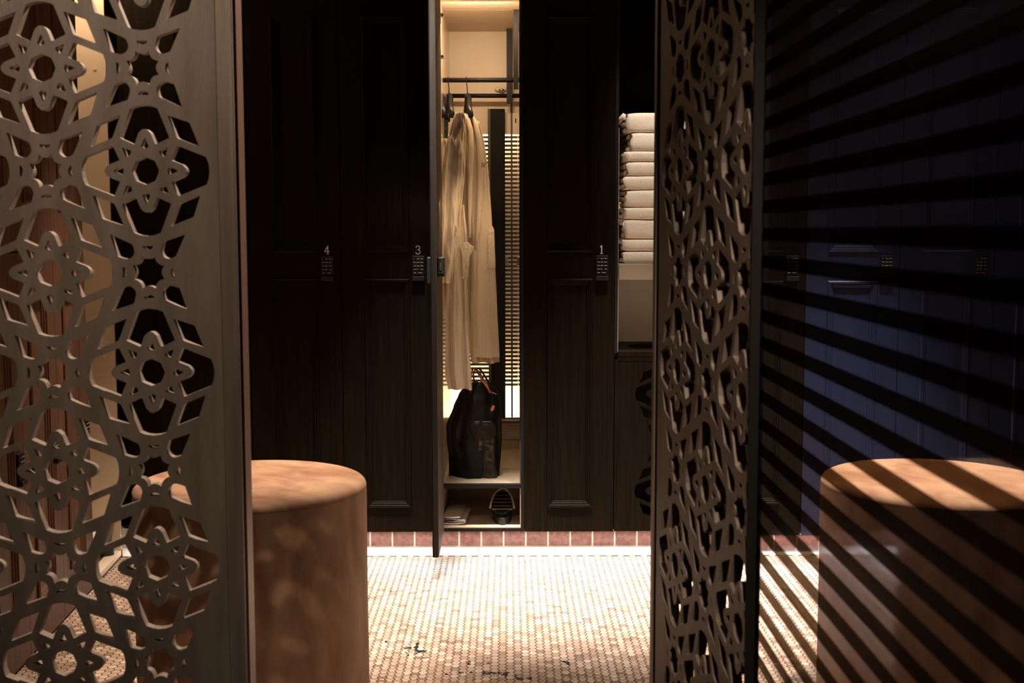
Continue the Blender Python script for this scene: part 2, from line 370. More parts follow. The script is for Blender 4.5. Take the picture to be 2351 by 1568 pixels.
def keypad(parent, cx, ztop, yb, w_=.047, h_=.076, latch=True):
    """keypad lock: housing, keys, print and latch bar"""
    k = MB().box((cx - w_ / 2, yb - .012, ztop - h_), (cx + w_ / 2, yb, ztop)).build('keypad_lock', M['blackplastic'], parent, bev=.002)
    keys = MB(); pr = MB()
    kw, kh = w_ * .25, h_ * .125
    chars = ['1', '2', '3', '4', '5', '6', '7', '8', '9', None, '0', None]
    for i in range(14):
        r, c = divmod(i, 3)
        kx = cx + (c - 1) * w_ * .29; kz = ztop - h_ * (.15 + r * .175); wid = kw
        if r == 4:
            kx = cx + (-.29 if c == 0 else .145) * w_; wid = kw if c == 0 else kw * 1.9
        keys.box((kx - wid / 2, yb - .0135, kz - kh / 2), (kx + wid / 2, yb - .0115, kz + kh / 2))
        ch = chars[i] if i < 12 else None
        if ch:
            for pl in DIG[ch]:
                s = stroke([(kx - kw * .28 + a * .0035, kz - .0020 + b * .0042) for a, b in pl], .0010, yb - .0135, .0004); pr.add(s.v, s.f)
            if ch != '1' and ch != '0':
                s = stroke([(kx - kw * .02, kz), (kx + kw * .36, kz)], .0018, yb - .0135, .0004); pr.add(s.v, s.f)
        else:
            s = stroke([(kx - wid * .3, kz), (kx + wid * .3, kz)], .0018, yb - .0135, .0004); pr.add(s.v, s.f)
    keys.build('keys', M['blackmetal'], k); pr.build('key_print', M['keyprint'], k)
    if latch:
        MB().box((cx - w_ / 2, yb - .019, ztop - h_ - .018), (cx + w_ / 2, yb, ztop - h_ - .002)).build('latch_bar', M['blackplastic'], parent, bev=.0015)
    return k

def ring_loops(x0, x1, z0, z1, prof, fill_y=None):
    """nested rectangular loops: prof = [(inset, y)]"""
    mb = MB(); rings = []
    for ins, y in prof:
        rings.append([(x0 + ins, y, z0 + ins), (x1 - ins, y, z0 + ins), (x1 - ins, y, z1 - ins), (x0 + ins, y, z1 - ins)])
    return mb.loft(rings, cap=False)
PROF = [(0, 0), (0, -.005), (.004, -.009), (.009, -.009), (.012, -.004), (.017, -.004), (.020, .001), (.024, .002), (.027, .008)]
def door_parts(parent, x0, x1, z0, z1, m, panels, th=.022, yf=0.0, name='door'):
    """stiles and rails around recessed moulded panels; panels=[(px0,px1,pz0,pz1)] from bottom to top"""
    mb = MB(); a, b = panels[0][0], panels[0][1]
    mb.box((x0, yf, z0), (a, yf + th, z1)); mb.box((b, yf, z0), (x1, yf + th, z1))
    zs = [z0] + [v for p in panels for v in (p[2], p[3])] + [z1]
    for k in range(0, len(zs), 2): mb.box((a, yf, zs[k]), (b, yf + th, zs[k + 1]))
    d = mb.build(name, m, parent)
    for (pa, pb, pc, pd) in panels:
        ring_loops(pa, pb, pc, pd, [(i_, y_ + yf) for i_, y_ in PROF]).build('moulding', m, d)
        MB().box((pa + .026, yf + .006, pc + .026), (pb - .026, yf + .016, pd - .026)).build('panel', m, d)
    return d
def carcass(parent, x0, x1, z0, z1, depth, m, th=.018, y0=.024):
    mb = MB()
    mb.box((x0, y0, z0), (x0 + th, depth, z1)).box((x1 - th, y0, z0), (x1, depth, z1))
    mb.box((x0 + th, y0, z1 - th), (x1 - th, depth, z1)).box((x0 + th, y0, z0), (x1 - th, depth, z0 + th)).box((x0 + th, depth - .01, z0 + th), (x1 - th, depth, z1 - th))
    return mb.build('body', m, parent)
Z0 = .082; ZT = 2.42
gapx = .0015
def px_panel(x0w, pxl, pxr):
    return PX(pxl, DOOR_Y) - x0w, PX(pxr, DOOR_Y) - x0w
Zp = [PZ(1165, DOOR_Y), PZ(640, DOOR_Y), PZ(579, DOOR_Y), PZ(36, DOOR_Y)]
def closed_locker(pxl, pxr, label, num=None, kp=True, m=None, base=None, keypx=None, mpx=None):
    Xl, Xr = PX(pxl, DOOR_Y), PX(pxr, DOOR_Y); wdt = Xr - Xl
    root = empty('locker', (Xl, DOOR_Y, 0), 0, label, 'locker', 'tall lockers along the back wall')
    m = m or M['wood']
    carcass(root, .0005, wdt - .0005, Z0, ZT, .50, M['wood'])
    a, b = (PX(mpx[0], DOOR_Y) - Xl, PX(mpx[1], DOOR_Y) - Xl) if mpx else (.083, wdt - .083)
    d = door_parts(root, gapx, wdt - gapx, Z0, ZT, m, [(a, b, Zp[0], Zp[1]), (a, b, Zp[2], Zp[3])])
    kx = (PX(keypx, DOOR_Y) - Xl) if keypx else wdt - .052
    if kp: keypad(root, kx, PZ(587, DOOR_Y), 0)
    if num:
        glyph(num, kx - .002, PZ(583, DOOR_Y), .031, -.0002).build('door_number', M['print'], root)
    return root
closed_locker(783, 995, 'dark wood locker door numbered 3 with keypad, left of the open locker', '3', keypx=961, mpx=(836, 940))
closed_locker(571, 783, 'dark wood locker door numbered 4 with keypad, behind the left brown pouf', '4', keypx=752, mpx=(628, 728))
closed_locker(1203, 1412, 'dark wood locker door numbered 1 with keypad, between open locker and towel niche', '1', keypx=1382, mpx=(1256, 1362))
closed_locker(359, 571, 'unnumbered dark locker door in view only through the perforated screen holes', None)
MB().box((PX(283, DOOR_Y), DOOR_Y + .004, Z0), (PX(359, DOOR_Y), DOOR_Y + .05, ZT)).build('trim_1', M['wood'])['kind'] = 'structure'

# lockers beyond the glass (right bank)
def bank_locker(k, label, m):
    wdt = .352
    root = empty('locker', bank + Vector((cos(RB_ROT), sin(RB_ROT), 0)) * (k * wdt + .001), RB_ROT, label, 'locker', 'tall lockers beyond the glass')
    carcass(root, .0005, wdt - .0005, Z0, ZT, .50, M['wood'])
    door_parts(root, gapx, wdt - gapx, Z0, ZT, m, [(.083, wdt - .083, .20, 1.06), (.083, wdt - .083, 1.17, 2.07)])
    keypad(root, wdt - .052, PZ(587, DOOR_Y), 0)
bank_locker(0, 'dark brown locker beyond the striped glass, nearest the perforated wing screen', M['wood'])
bank_locker(1, 'navy locker beyond the striped glass, just left of the right pouf', M['navy'])
bank_locker(2, 'navy locker beyond the striped glass, straight above the right pouf', M['navy'])
bank_locker(3, 'navy locker beyond the striped glass at the far right edge of the photo', M['navy'])

# ---- open locker number two
XL, XR = PX(1003, DOOR_Y), PX(1203, DOOR_Y)
oy = DOOR_Y; wd = XR - XL
BACK = 5.40
root = empty('open_locker', (XL, oy, 0), 0, 'open cream-lined locker with a robe and black bag, its door swung out', 'locker')
th = .012; xi0, xi1 = .010, wd - .013; bz = BACK - oy
zs_top = PZ(1113, oy); zs_bot = PZ(1122, oy)
zlow = PZ(1210, oy)
ztop = 2.117 + .004
mb = MB().box((0, .002, Z0), (xi0, bz + .02, ZT)).box((xi1, .002, Z0), (wd, bz + .02, ZT)).box((xi0, .002, ztop + .25), (xi1, bz + .02, ZT)); mb.build('body', M['dark'], root)
# cream linings
MB().box((xi0, .012, zs_top), (xi0 + .004, bz, ztop)).build('side_lining', M['cream_gloss'], root)
MB().box((xi1 - .004, .012, zs_top), (xi1, bz, ztop)).build('side_lining', M['mirror'], root).__setitem__('label', 'mirrored right lining')
MB().box((xi0, .002, ztop), (xi1, .262, ztop + .018)).build('top_board', M['cream'], root, bev=.001)
MB().box((xi0, .265, ztop), (xi1, bz, ztop + .018)).build('top_board', M['cream'], root, bev=.001)
zl_top = PZ(310, BACK - .02); zl_bot = PZ(888, BACK - .02); zledge = PZ(962, BACK - .03)
MB().box((xi0, bz - .02, zl_top + .004), (xi1, bz, ztop)).build('back_lining', M['cream'], root)  # plain cream stands in for the ceiling mirrored in the back
MB().box((xi0, bz + .11, zledge - .05), (xi1, bz + .13, zl_top + .08)).build('lit_back_panel', M['cream'], root)
for a_ in (zl_top + .06, zledge - .05): MB().box((xi0, bz, a_), (xi1, bz + .11, a_ + .02)).build('light_box_board', M['cream'], root)
nsl = 61; pitch = (zl_top - zl_bot) / nsl
smb = MB().box((xi0 + .005, -.004, -pitch * .28), (xi1 - .005, .004, pitch * .26))
sme = None
for k in range(nsl):
    if sme is None:
        o = smb.build('slat', M['slat'], root); sme = o.data
    else:
        o = bpy.data.objects.new('slat', sme); col.objects.link(o); o.parent = root
    o.location = (0, bz - .012, zl_bot + (k + .5) * pitch); 
MB().box((PX(1173, BACK - .03) - XL, bz - .024, zs_top), (PX(1177, BACK - .03) - XL, bz - .017, zl_top + .6)).build('corner_strip', M['slat'], root)
MB().box((xi0, bz - .05, zledge - .006), (xi1, bz - .001, zledge + .004)).build('ledge', M['cream'], root, bev=.001)
MB().box((xi0, bz - .052, zledge + .004), (xi1, bz - .04, zledge + .009)).build('ledge_trim', M['slat'], root)
# mosaic band under the ledge
mb = MB(); zb = zs_top; hgt = (zledge - .006 - zb)
for r in range(7):
    for c in range(44):
        xa = xi0 + .003 + c * (xi1 - xi0 - .006) / 44; za = zb + .045 + r * (hgt - .045) / 7
        mb.box((xa, bz - .030, za), (xa + .0058, bz - .026, za + (hgt - .045) / 7 - .0012))
mb.build('mosaic_band', M['grille'], root)['kind'] = 'stuff'
MB().box((xi0, bz - .026, zb), (xi1, bz - .002, zledge - .006)).build('back_board', M['shaded_cream'], root)
# shelf
MB().box((xi0, .004, zs_bot), (xi1, .030, zs_top)).build('shelf_edge', M['dark'], root)
seam_y = .31
MB().box((xi0, .030, zs_bot), (xi1, seam_y, zs_top)).build('shelf_board', M['shaded_cream'], root, bev=.0015)
MB().box((xi0, seam_y + .002, zs_bot), (xi1, bz, zs_top)).build('shelf_board', M['shaded_cream'], root, bev=.0015)
# lower compartment
MB().box((xi0, .010, zlow), (xi0 + .003, .5, zs_bot)).box((xi1 - .003, .010, zlow), (xi1, .5, zs_bot)).box((xi0, .5, zlow), (xi1, .512, zs_bot)).build('lower_lining', M['cream'], root)
MB().box((xi0, .006, zlow - .006), (xi1, .5, zlow)).build('lower_board', M['cream'], root, bev=.001)
MB().box((xi0, .002, Z0 + .0), (xi1, .5, zlow - .006)).build('bottom_rail', M['dark'], root)
# dark upright glass partition inside
px0, px1 = PX(1127, 5.34) - XL, PX(1160, 5.34) - XL
MB().box((px0, .735, zledge + .01), (px1, .76, PZ(250, 5.34))).build('dark_upright', M['dark'], root, bev=.001)
MB().box((PX(1121, 5.34) - XL, .737, zledge + .01), (px0, .757, PZ(250, 5.34))).build('upright_edge', M['slat'], root).__setitem__('label', 'pale brown edge strip')
# rails and brackets
def bracket(pxa, pxb, pya, pyb, Y, rail_py, rr):
    za, zb_ = PZ(pya, Y, 1180), PZ(pyb, Y, 1180)
    MB().box((PX(pxa, Y, 100) - XL, Y - oy - .010, zb_), (PX(pxb, Y, 100) - XL, Y - oy + .012, za)).build('rail_bracket', M['blackmetal'], root, bev=.001)
    zr = PZ(rail_py, Y)
    MB().tube([(xi0 + .004, Y - oy, zr), (xi1 - .004, Y - oy, zr)], rr, 12).build('hanging_rail', M['blackmetal'], root, smooth=True)
bracket(1179, 1190, 8, 205, 4.86, 184, .0095)
bracket(1163, 1176, 62, 237, 5.36 - .05, 220, .0095)  # second rail and bracket model the mirror image of the first
MB().box((PX(1008, 4.86) - XL, .25, PZ(237, 4.86)), (PX(1013, 4.86) - XL, .27, PZ(8, 4.86))).build('rail_bracket', M['blackmetal'], root)
# hinges
def hinge(px, py, Y):
    c = P(px, py, Y)
    x_, z_ = c.x - XL, c.z
    MB().box((x_ - .006, Y - oy - .02, z_ - .028), (x_ - .002, Y - oy + .02, z_ + .028)).tube([(x_ - .004, Y - oy, z_), (x_ + .010, Y - oy, z_)], .009, 12).build('hinge', M['silver'], root, smooth=False, bev=.001)
for py_ in (35, 130, 1150): hinge(1013, py_, 4.64)
MB().box((PX(1183, 4.62) - XL, .06, PZ(275, 4.62) - .008), (PX(1186, 4.62) - XL, .075, PZ(275, 4.62) + .008)).build('flare_glint', M['silver'], root)  # small silver block standing in for a flare of light
for pxx, Y, s_ in ((1163, 5.30, 1), (1190, 4.9, 1)):
    c = P(pxx, 600, Y)
    MB().box((c.x - XL - .006, Y - oy - .01, c.z - .018), (c.x - XL + .006, Y - oy + .01, c.z + .018)).build('catch_plate', M['silver'], root, bev=.001)
# open door: swung 90 degrees, seen edge-on
dx = PX(1003.5, 4.42)
dr = MB().box((dx - XL - .010, -.365, Z0 - .002), (dx - XL + .008, -.006, ZT)).build('door', noisy(mat('door_edge_wood', (.03, .02, .015), .6, 0, .2), (.008, .0055, .004), (.014, .010, .007), (60, 60, 2), 2, 6), root, bev=.001)
MB().box((dx - XL - .013, -.366, Z0), (dx - XL - .010, -.03, ZT)).build('door_face', M['wood'], dr)
MB().box((dx - XL + .008, -.362, Z0), (dx - XL + .0095, -.012, ZT)).build('inner_lining', mat('tan_lining', (.06, .045, .032), .6, 0, .2), dr)
c = P(1019, 612, 4.30)
lk = MB().box((dx - XL + .0095, -.335, c.z - .036), (dx - XL + .034, -.255, c.z + .034)).build('lock_case', M['blackplastic'], root, bev=.004)
MB().box((dx - XL + .018, -.338, c.z - .012), (dx - XL + .024, -.334, c.z + .012)).build('lock_bolt', M['silver'], lk)
MB().box((dx - XL + .012, -.337, c.z - .022), (dx - XL + .031, -.334, c.z - .020)).build('lock_trim', M['silver'], lk)
MB().box((dx - XL - .028, -.33, PZ(650, 4.3)), (dx - XL - .013, -.27, PZ(590, 4.3))).build('keypad_lock', M['blackplastic'], root, bev=.003)
# lamps inside the locker, with added unseen fill lights
def inner_lamp(nm, a, b, wat, loc, tgt, sx, sy, c=WARM):
    MB().box(a, b).build(nm, M['led'], root)
    area(nm + '_light', loc, tgt, wat, sx, sy, c)
inner_lamp('light_strip', (xi0 + .01, bz + .03, zledge - .028), (xi1 - .01, bz + .06, zledge - .024), 6.5, (XL + wd / 2, BACK + .05, zledge - .018), (XL + wd / 2, BACK + .08, zledge + 1.0), wd * .8, .02, (1, .80, .55))
area('cavity_fill', (XL + wd / 2, BACK + .05, zl_top + .05), (XL + wd / 2, BACK + .09, zl_top - 1.0), 2.4, wd * .8, .02, (1, .78, .50))  # added fill that brightens the panel behind the upper slats
area('locker_top_light', (XL + wd / 2, oy + .05, ztop - .02), (XL + wd / 2, oy + .55, ztop - .75), 3.6, wd * .7, .03, WARM)
area('locker_front_fill', (XL + wd - .03, oy + .03, 1.35), (XL + .1, oy + .3, 1.10), 1.2, 1.2, .012, WARM)  # added unseen fill for the robe

# round detector on the back lining
c = P(1150, 205, BACK - .03)
det = empty('smoke_detector', (c.x, BACK - .03, c.z), 0, 'small round white detector high inside the open locker, beside rail bracket', 'detector')
MB().loft([circ((0, .010, 0), .026, 24, 'Y', sy=.42), circ((0, .0, 0), .028, 24, 'Y', sy=.42), circ((0, -.006, 0), .022, 24, 'Y', sy=.42)]).build('base', M['cream'], det, smooth=False)
MB().loft([circ((.003, -.006, -.004), .016, 20, 'Y', sy=.45), circ((.003, -.016, -.004), .012, 20, 'Y', sy=.45), circ((.003, -.020, -.004), .005, 20, 'Y', sy=.45)]).build('sensor_dome', M['silver'], det, smooth=True)

# ============================================================ robes on hangers
def interp(tab, y):
    if y <= tab[0][0]: return tab[0][1:]
    for a, b in zip(tab[:-1], tab[1:]):
        if y <= b[0]:
            t = (y - a[0]) / (b[0] - a[0]); t = t * t * (3 - 2 * t) * .5 + t * .5
            return tuple(p + (q - p) * t for p, q in zip(a[1:], b[1:]))
    return tab[-1][1:]
def drape(name, tab, Y, thick, m, parent, folds=3, amp=.006, seed=0, n=70, seg=64, crease=.003, off=Vector((0, 0, 0))):
    """cloth hull: tab = [(py, pxleft, pxright)], closed, with vertical folds"""
    y0, y1 = tab[0][0], tab[-1][0]; rings = []
    for i in range(n + 1):
        t = i / n; py = y0 + (y1 - y0) * t
        l, r = interp(tab, py); a = P(l, py, Y); b = P(r, py, Y); cx = (a.x + b.x) / 2; hw = max((b.x - a.x) / 2, .001); z = a.z
        ring = []
        tk = thick * (.35 + .65 * min(1, t * 3 + .1)) * (1 if t < .97 else .9)
        for k in range(seg):
            ang = 2 * pi * k / seg; cu, su = cos(ang), sin(ang)
            u = cu; fold = sin(u * folds * pi + seed + t * 1.6) * amp * (.5 + t) + noise.noise(Vector((u * 2.2 + seed, t * 5, seed))) * amp * 1.6
            fold += crease * noise.noise(Vector((u * 1.6 + t * 7 + seed, t * 16 - u * 3.0, seed * 2))) + .35 * amp * sin(u * folds * 3.3 * pi + seed * 2)
            px_ = cx + hw * (abs(cu) ** .8) * (1 if cu > 0 else -1)
            yy = Y + tk * (abs(su) ** .7) * (1 if su > 0 else -1) * .5 + fold
            ring.append((px_ - off.x, yy - off.y, z - off.z + (noise.noise(Vector((u * 1.5 + seed, 7, 0))) * .004 if t > .95 else 0)))
        rings.append(ring)
    return MB().loft(rings).build(name, m, parent, smooth=True)
RY = 4.80
def robe_thing(label, hx_px, tabs, Y, group=None):
    base = P(hx_px, 890, Y)
    r = empty('bathrobe', base, 0, label, 'robe', group)
    return r, base
rb, off = robe_thing('cream ribbed bathrobe hanging sideways on a black hanger, embroidered on the chest', 1080, None, RY)
drape('body', [(262, 1058, 1086), (300, 1050, 1104), (350, 1042, 1114), (420, 1034, 1124), (520, 1030, 1130), (600, 1040, 1137), (700, 1055, 1141), (800, 1078, 1146), (831, 1082, 1147)], RY + .055, .09, M['robe'], rb, 2, .014, 1.3, off=off)
drape('front_panel', [(470, 1040, 1066), (560, 1032, 1074), (640, 1026, 1071), (740, 1024, 1073), (800, 1023, 1078), (860, 1022, 1082), (893, 1029, 1084)], RY - .10, .045, M['robe'], rb, 2, .009, 4.1, off=off)
drape('sleeve', [(257, 1046, 1064), (268, 1041, 1068), (300, 1033, 1070), (335, 1022, 1069), (400, 1014, 1068), (450, 1014, 1062), (520, 1013, 1056), (580, 1011, 1047), (650, 1012, 1038)], RY - .14, .045, M['robe'], rb, 2, .007, 2.2, crease=.012, off=off)
drape('far_front_panel', [(278, 1086, 1100), (330, 1084, 1113), (400, 1080, 1122), (500, 1079, 1129), (560, 1084, 1134), (640, 1082, 1138), (720, 1080, 1142), (820, 1082, 1147)], RY - .015, .03, M['robe'], rb, 1.5, .004, 5.2, off=off)
# lapels
def lap(pts, r, nm, m, Y):
    q = [P(a, b, Y + dy) - off for a, b, dy in pts]
    o = MB().tube(q, r, 10).build(nm, m, rb, smooth=True); o.scale = (1, 1, 1); return o
lap([(1066, 262, 0), (1074, 275, -.01), (1081, 300, -.02), (1083, 345, -.03), (1081, 400, -.03), (1079, 440, -.03), (1078, 500, -.02), (1079, 545, -.01)], [.006, .009, .010, .010, .009, .009, .008, .006], 'lapel', M['robe'], RY - .03)
lap([(1084, 266, .0), (1092, 285, -.01), (1100, 320, -.02), (1103, 380, -.02), (1102, 450, -.02), (1098, 520, -.02), (1092, 570, -.01)], [.006, .010, .012, .012, .012, .010, .006], 'lapel', M['robe'], RY - .02)
drape('collar_lining', [(266, 1066, 1085), (290, 1068, 1086), (340, 1070, 1088), (425, 1074, 1082)], RY - .012, .012, M['lining'], rb, 1, .001, 0, off=off)
# belt loop and pockets
lp = [P(1043 + 6 * cos(a), 527 + 9 * sin(a), RY - .165) - off for a in [k * pi / 8 - 1.2 for k in range(15)]]
MB().tube(lp, .0028, 8).build('belt_loop', M['robe'], rb, smooth=True)
drape('pocket', [(556, 1062, 1076), (568, 1058, 1088), (573, 1058, 1086), (590, 1060, 1078), (640, 1062, 1074)], RY - .13, .02, M['robe'], rb, 1, .002, .7, off=off)
drape('pocket', [(520, 1120, 1132), (530, 1119, 1135), (560, 1118, 1136), (615, 1120, 1138)], RY - .022, .03, M['robe'], rb, 1, .001, .7, off=off)
# embroidered letter and dot
cN = P(1110, 384, RY - .052) - off
mbN = MB()
for pl in ([(-.5, 0), (-.42, .6), (-.25, 1), (-.05, .8), (.0, .2), (.1, 0), (.3, .5), (.5, 1.1), (.62, 1)], [(.85, -.05), (.9, .03)]):
    s_ = stroke([(cN.x + a * .013, cN.z + b * .016) for a, b in pl], .0022, cN.y - .004); mbN.add(s_.v, s_.f)
mbN.build('embroidery', mat('brown_thread', (.10, .045, .02), .7), rb)

def hanger(px, py_hook, Yr, label, group, widthY=.20, tilt=(0, 0)):
    z = PZ(py_hook, Yr); x = PX(px, Yr, py_hook)
    h = empty('coat_hanger', (x, Yr, z), 0, label, 'hanger', group)
    hook = [(0, .011 * cos(a), .010 + .011 * sin(a) - .0) for a in [radians(v) for v in range(-20, 200, 20)]]
    # hook loops over the rail (rail along x), then drops as a stem
    hook = [(0, .0125 * cos(radians(v)), .0125 * sin(radians(v)) - .0) for v in range(-40, 181, 20)] + [(0.001, -.0125, -.012), (.003, -.006, -.035), (.003, 0, -.055)]
    MB().tube(hook, .0018, 8).build('hook', M['blackmetal'], h, smooth=True)
    arms = [(0.003 + .004, 0, -.055), (.006 + .006, -.02, -.075), (.012, -.06, -.11), (.02, -widthY / 2, -.15)]
    arms2 = [(0.003 - .004, 0, -.055), (.0, .02, -.075), (-.004, .06, -.11), (-.008, widthY / 2, -.15)]
    MB().tube(arms, [.006, .009, .010, .011], 10).build('shoulder_arm', M['blackplastic'], h, smooth=True)
    MB().tube(arms2, [.006, .009, .010, .011], 10).build('shoulder_arm', M['blackplastic'], h, smooth=True)
    return h
hanger(1071, 184, 4.86, 'black hanger holding the embroidered cream robe', 'black hangers on the rail')
hanger(1029, 184, 4.86, 'empty black hanger close to the swung-out locker door, second from the robe', 'black hangers on the rail')
hanger(1011, 184, 4.86, 'black hanger tight against the left lining, holding the half-hidden robe', 'black hangers on the rail')
rb2 = empty('bathrobe', P(1015, 890, 4.93), 0, 'half-hidden second robe behind the open locker door', 'robe')
off = P(1015, 890, 4.93)
drape('body', [(318, 1014, 1026), (345, 1012, 1036), (420, 1012, 1044), (600, 1012, 1046), (690, 1013, 1030), (742, 1014, 1022), (800, 1014, 1019)], 4.93, .06, M['robe'], rb2, 2, .004, 8, off=off)
drape('dark_strap', [(222, 1017, 1029), (300, 1017, 1029), (322, 1016, 1029)], 4.95, .02, M['rubber'], rb2, 1, .001, 3, off=off)

# ============================================================ tote bag on the shelf
BY = 4.80
bo = P(1090, 1110, BY); bo.z = zs_top
bag = empty('tote_bag', bo, 0, 'slumped black nylon tote bag with brown leather handles on the locker shelf', 'bag')
tab = [(878, 1082, 1126), (890, 1062, 1140), (905, 1053, 1145), (930, 1042, 1150), (975, 1025, 1152), (1010, 1026, 1152), (1040, 1030, 1150), (1080, 1031, 1147), (1106, 1030, 1144)]
drape('body', tab, BY, .13, M['bagcloth'], bag, 1.5, .012, 3.7, n=36, off=bo)
drape('side_gusset', [(967, 1087, 1128), (975, 1077, 1137), (990, 1082, 1139), (1010, 1089, 1138), (1060, 1093, 1137), (1095, 1093, 1142), (1106, 1101, 1138)], BY - .068, .022, noisy(mat('brown_satin', (.022, .014, .008), .36), (.007, .0048, .003), (.016, .010, .006), (10, 10, 4), 3, 4, bump=.12, bscale=6), bag, 1, .002, 2, crease=.0015, off=bo)
def strap(pts, r, Y, nm, m=M['leather']):
    MB().tube([P(a, b, Y + dy) - bo for a, b, dy in pts], r, 8).build(nm, m, bag, smooth=True)
strap([(1082, 905, -.01), (1080, 885, -.01), (1081, 862, 0), (1085, 848, .02), (1092, 846, .03), (1100, 860, .01), (1110, 878, -.03), (1119, 890, -.05), (1126, 902, -.065)], .0042, BY - .02, 'handle')
strap([(1090, 880, 0), (1086, 862, 0), (1090, 850, .02), (1099, 852, .01), (1108, 868, 0), (1118, 884, -.04), (1123, 897, -.06)], .004, BY + .0, 'handle')
strap([(1126, 900, -.065), (1140, 905, -.07)], .0025, BY - .01, 'handle_tab')
strap([(1099, 845, .0), (1108, 855, -.0), (1118, 872, -.02), (1126, 884, -.03)], .004, BY + .02, 'zip_edge', M['blackplastic'])
ct = P(1131, 937, BY - .074) - bo
MB().loft([[(ct.x + .008 * cos(a) * .9 + .004 * sin(a), ct.y + y_, ct.z + .012 * sin(a)) for a in [k * pi / 6 for k in range(12)]] for y_ in (0, -.003)]).build('leather_tag', mat('orange_leather', (.50, .13, .05), .5), bag)

# ============================================================ sandals + folded cloth, lower compartment
def sandal(label, group, loc, rot, sc=1.0, striped=True):
    r = empty('sandal', loc, 0, label, 'sandal', group); r.rotation_euler = rot; r.scale = sc if isinstance(sc, tuple) else (sc,) * 3
    out = []
    for k in range(28):
        a = 2 * pi * k / 28; y = .125 * sin(a); x = (.042 + .008 * sin(a)) * cos(a); out.append((x, y))
    H_ = 1.0 if striped else 1.5
    MB().loft([[(x * .97, y * .99, 0) for x, y in out], [(x, y, .004) for x, y in out], [(x, y, .020 * H_) for x, y in out], [(x * .96, y * .98, .024 * H_) for x, y in out]]).build('sole', M['rubber'], r, bev=0)
    if not striped: return r
    for y in (-.045, -.005, .035, .075):
        hw = (.042 + .008 * y / .125) * sqrt(max(0, 1 - (y / .125) ** 2)) * .86
        MB().box((-hw, y - .0022, .0238), (hw, y + .0022, .0250)).build('stripe', M['paleseam'], r)
    arc = [(.044 * cos(a) * (1 - .12 * sin(a)), -.070 + .14 * sin(a), .024 + .040 * sin(a) ** .8) for a in [k * pi / 14 for k in range(15)]]
    MB().tube(arc, .0042, 8).build('strap', M['paleseam'], r, smooth=True)
    MB().box((-.036, -.086, .0238), (.036, -.078, .0262)).build('stripe', M['paleseam'], r)
    return r
c = P(1152, 1200, 4.63)
sandal('lower black sandal lying flat under the striped one in the open locker', 'sandals in the lockers', (c.x + .001, 4.625 + .107, zlow + .001), (0, 0, radians(1)), (.95, .85, .80), False)
sandal('black sandal with grey strap and striped insole lying on its mate in the open locker', 'sandals in the lockers', (c.x + .002, 4.655 + .100, zlow + .045), (radians(13), 0, radians(-1)), (1.08, .80, .85))
# folded white cloth
cl0 = P(1042, 1200, 4.68); 
clo = empty('folded_cloth', (cl0.x, 4.68, zlow), 0, 'small folded white washcloth at the bottom of the open locker', 'cloth')
prof = [(-.05, 0.004), (-.02, .003), (.012, .003), (.045, .006), (.052, .013), (.044, .019), (.0, .017), (-.03, .015), (-.044, .019), (-.040, .027), (-.01, .028), (.03, .030)]
th_ = .0045
rings = []
for yy in (-.05, -.03, 0, .05, .1, .16):
    top = [(a, yy, b + th_) for a, b in prof]; bot = [(a, yy, b) for a, b in prof]
    rings.append(top + bot[::-1])
o = MB().loft(rings).build('cloth', M['towel'], clo, smooth=True)
o.rotation_euler = (0, 0, radians(-4))

# ============================================================ towel niche + cupboard
CXL, CXR = PX(1412, DOOR_Y), PX(1623, DOOR_Y); cw = CXR - CXL
nroot = empty('towel_cupboard', (CXL, DOOR_Y, 0), 0, 'dark cupboard with a cream towel niche above and a perforated front below', 'cupboard')
zct = PZ(785, DOOR_Y + .25); ztopf = PZ(812, DOOR_Y); nd = .45
MB().box((0, .002, ztopf), (.012, nd, ZT)).box((cw - .012, .002, ztopf), (cw, nd, ZT)).box((.012, .002, 2.3), (cw - .012, nd, ZT)).build('body', M['dark'], nroot)
zsh = PZ(606, DOOR_Y + .02)
MB().box((.012, .02, ztopf + .002), (.015, nd, 1.64)).box((cw - .015, .02, ztopf + .002), (cw - .012, nd, 1.64)).build('side_lining', M['cream'], nroot)
MB().box((.012, nd - .02, ztopf), (cw - .012, nd, 1.64)).build('back_lining', M['shaded_cream'], nroot)
MB().box((.012, nd - .02, 1.64), (cw - .012, nd, 2.3)).build('upper_back', M['dark'], nroot)  # unlit upper niche, its shade put into the panel colour
MB().box((.0155, .01, zsh - .062), (cw - .0155, nd - .02, zsh)).build('shelf', M['shaded_cream'], nroot, bev=.002)
area('niche_fill', (CXL + cw / 2, DOOR_Y + .03, zsh - .07), (CXL + cw / 2, DOOR_Y + .4, zsh - .20), .30, .22, .015, SOFT)  # added unseen fill for the niche below the shelf
# top board with an oval drop hole
def curve_panel(name, outer, holes, thick, m, parent, T=None, bev=0.0):
    cu = bpy.data.curves.new(name, 'CURVE'); cu.dimensions = '2D'; cu.fill_mode = 'BOTH'; cu.extrude = thick / 2
    if bev: cu.bevel_depth = bev; cu.bevel_resolution = 0; cu.offset = -bev
    for pl in [outer] + holes:
        sp = cu.splines.new('POLY'); sp.points.add(len(pl) - 1); sp.use_cyclic_u = True
        for p_, q in zip(sp.points, pl): p_.co = (q[0], q[1], 0, 1)
    tmp = bpy.data.objects.new(name, cu); col.objects.link(tmp)
    dg = bpy.context.evaluated_depsgraph_get(); dg.update()
    me = bpy.data.meshes.new_from_object(tmp.evaluated_get(dg)); me.name = name
    bpy.data.objects.remove(tmp); bpy.data.curves.remove(cu)
    me.materials.clear(); me.materials.append(m)
    for p_ in me.polygons: p_.use_smooth = False
    if T is not None: me.transform(T)
    o = bpy.data.objects.new(name, me); col.objects.link(o)
    if parent: o.parent = parent
    return o
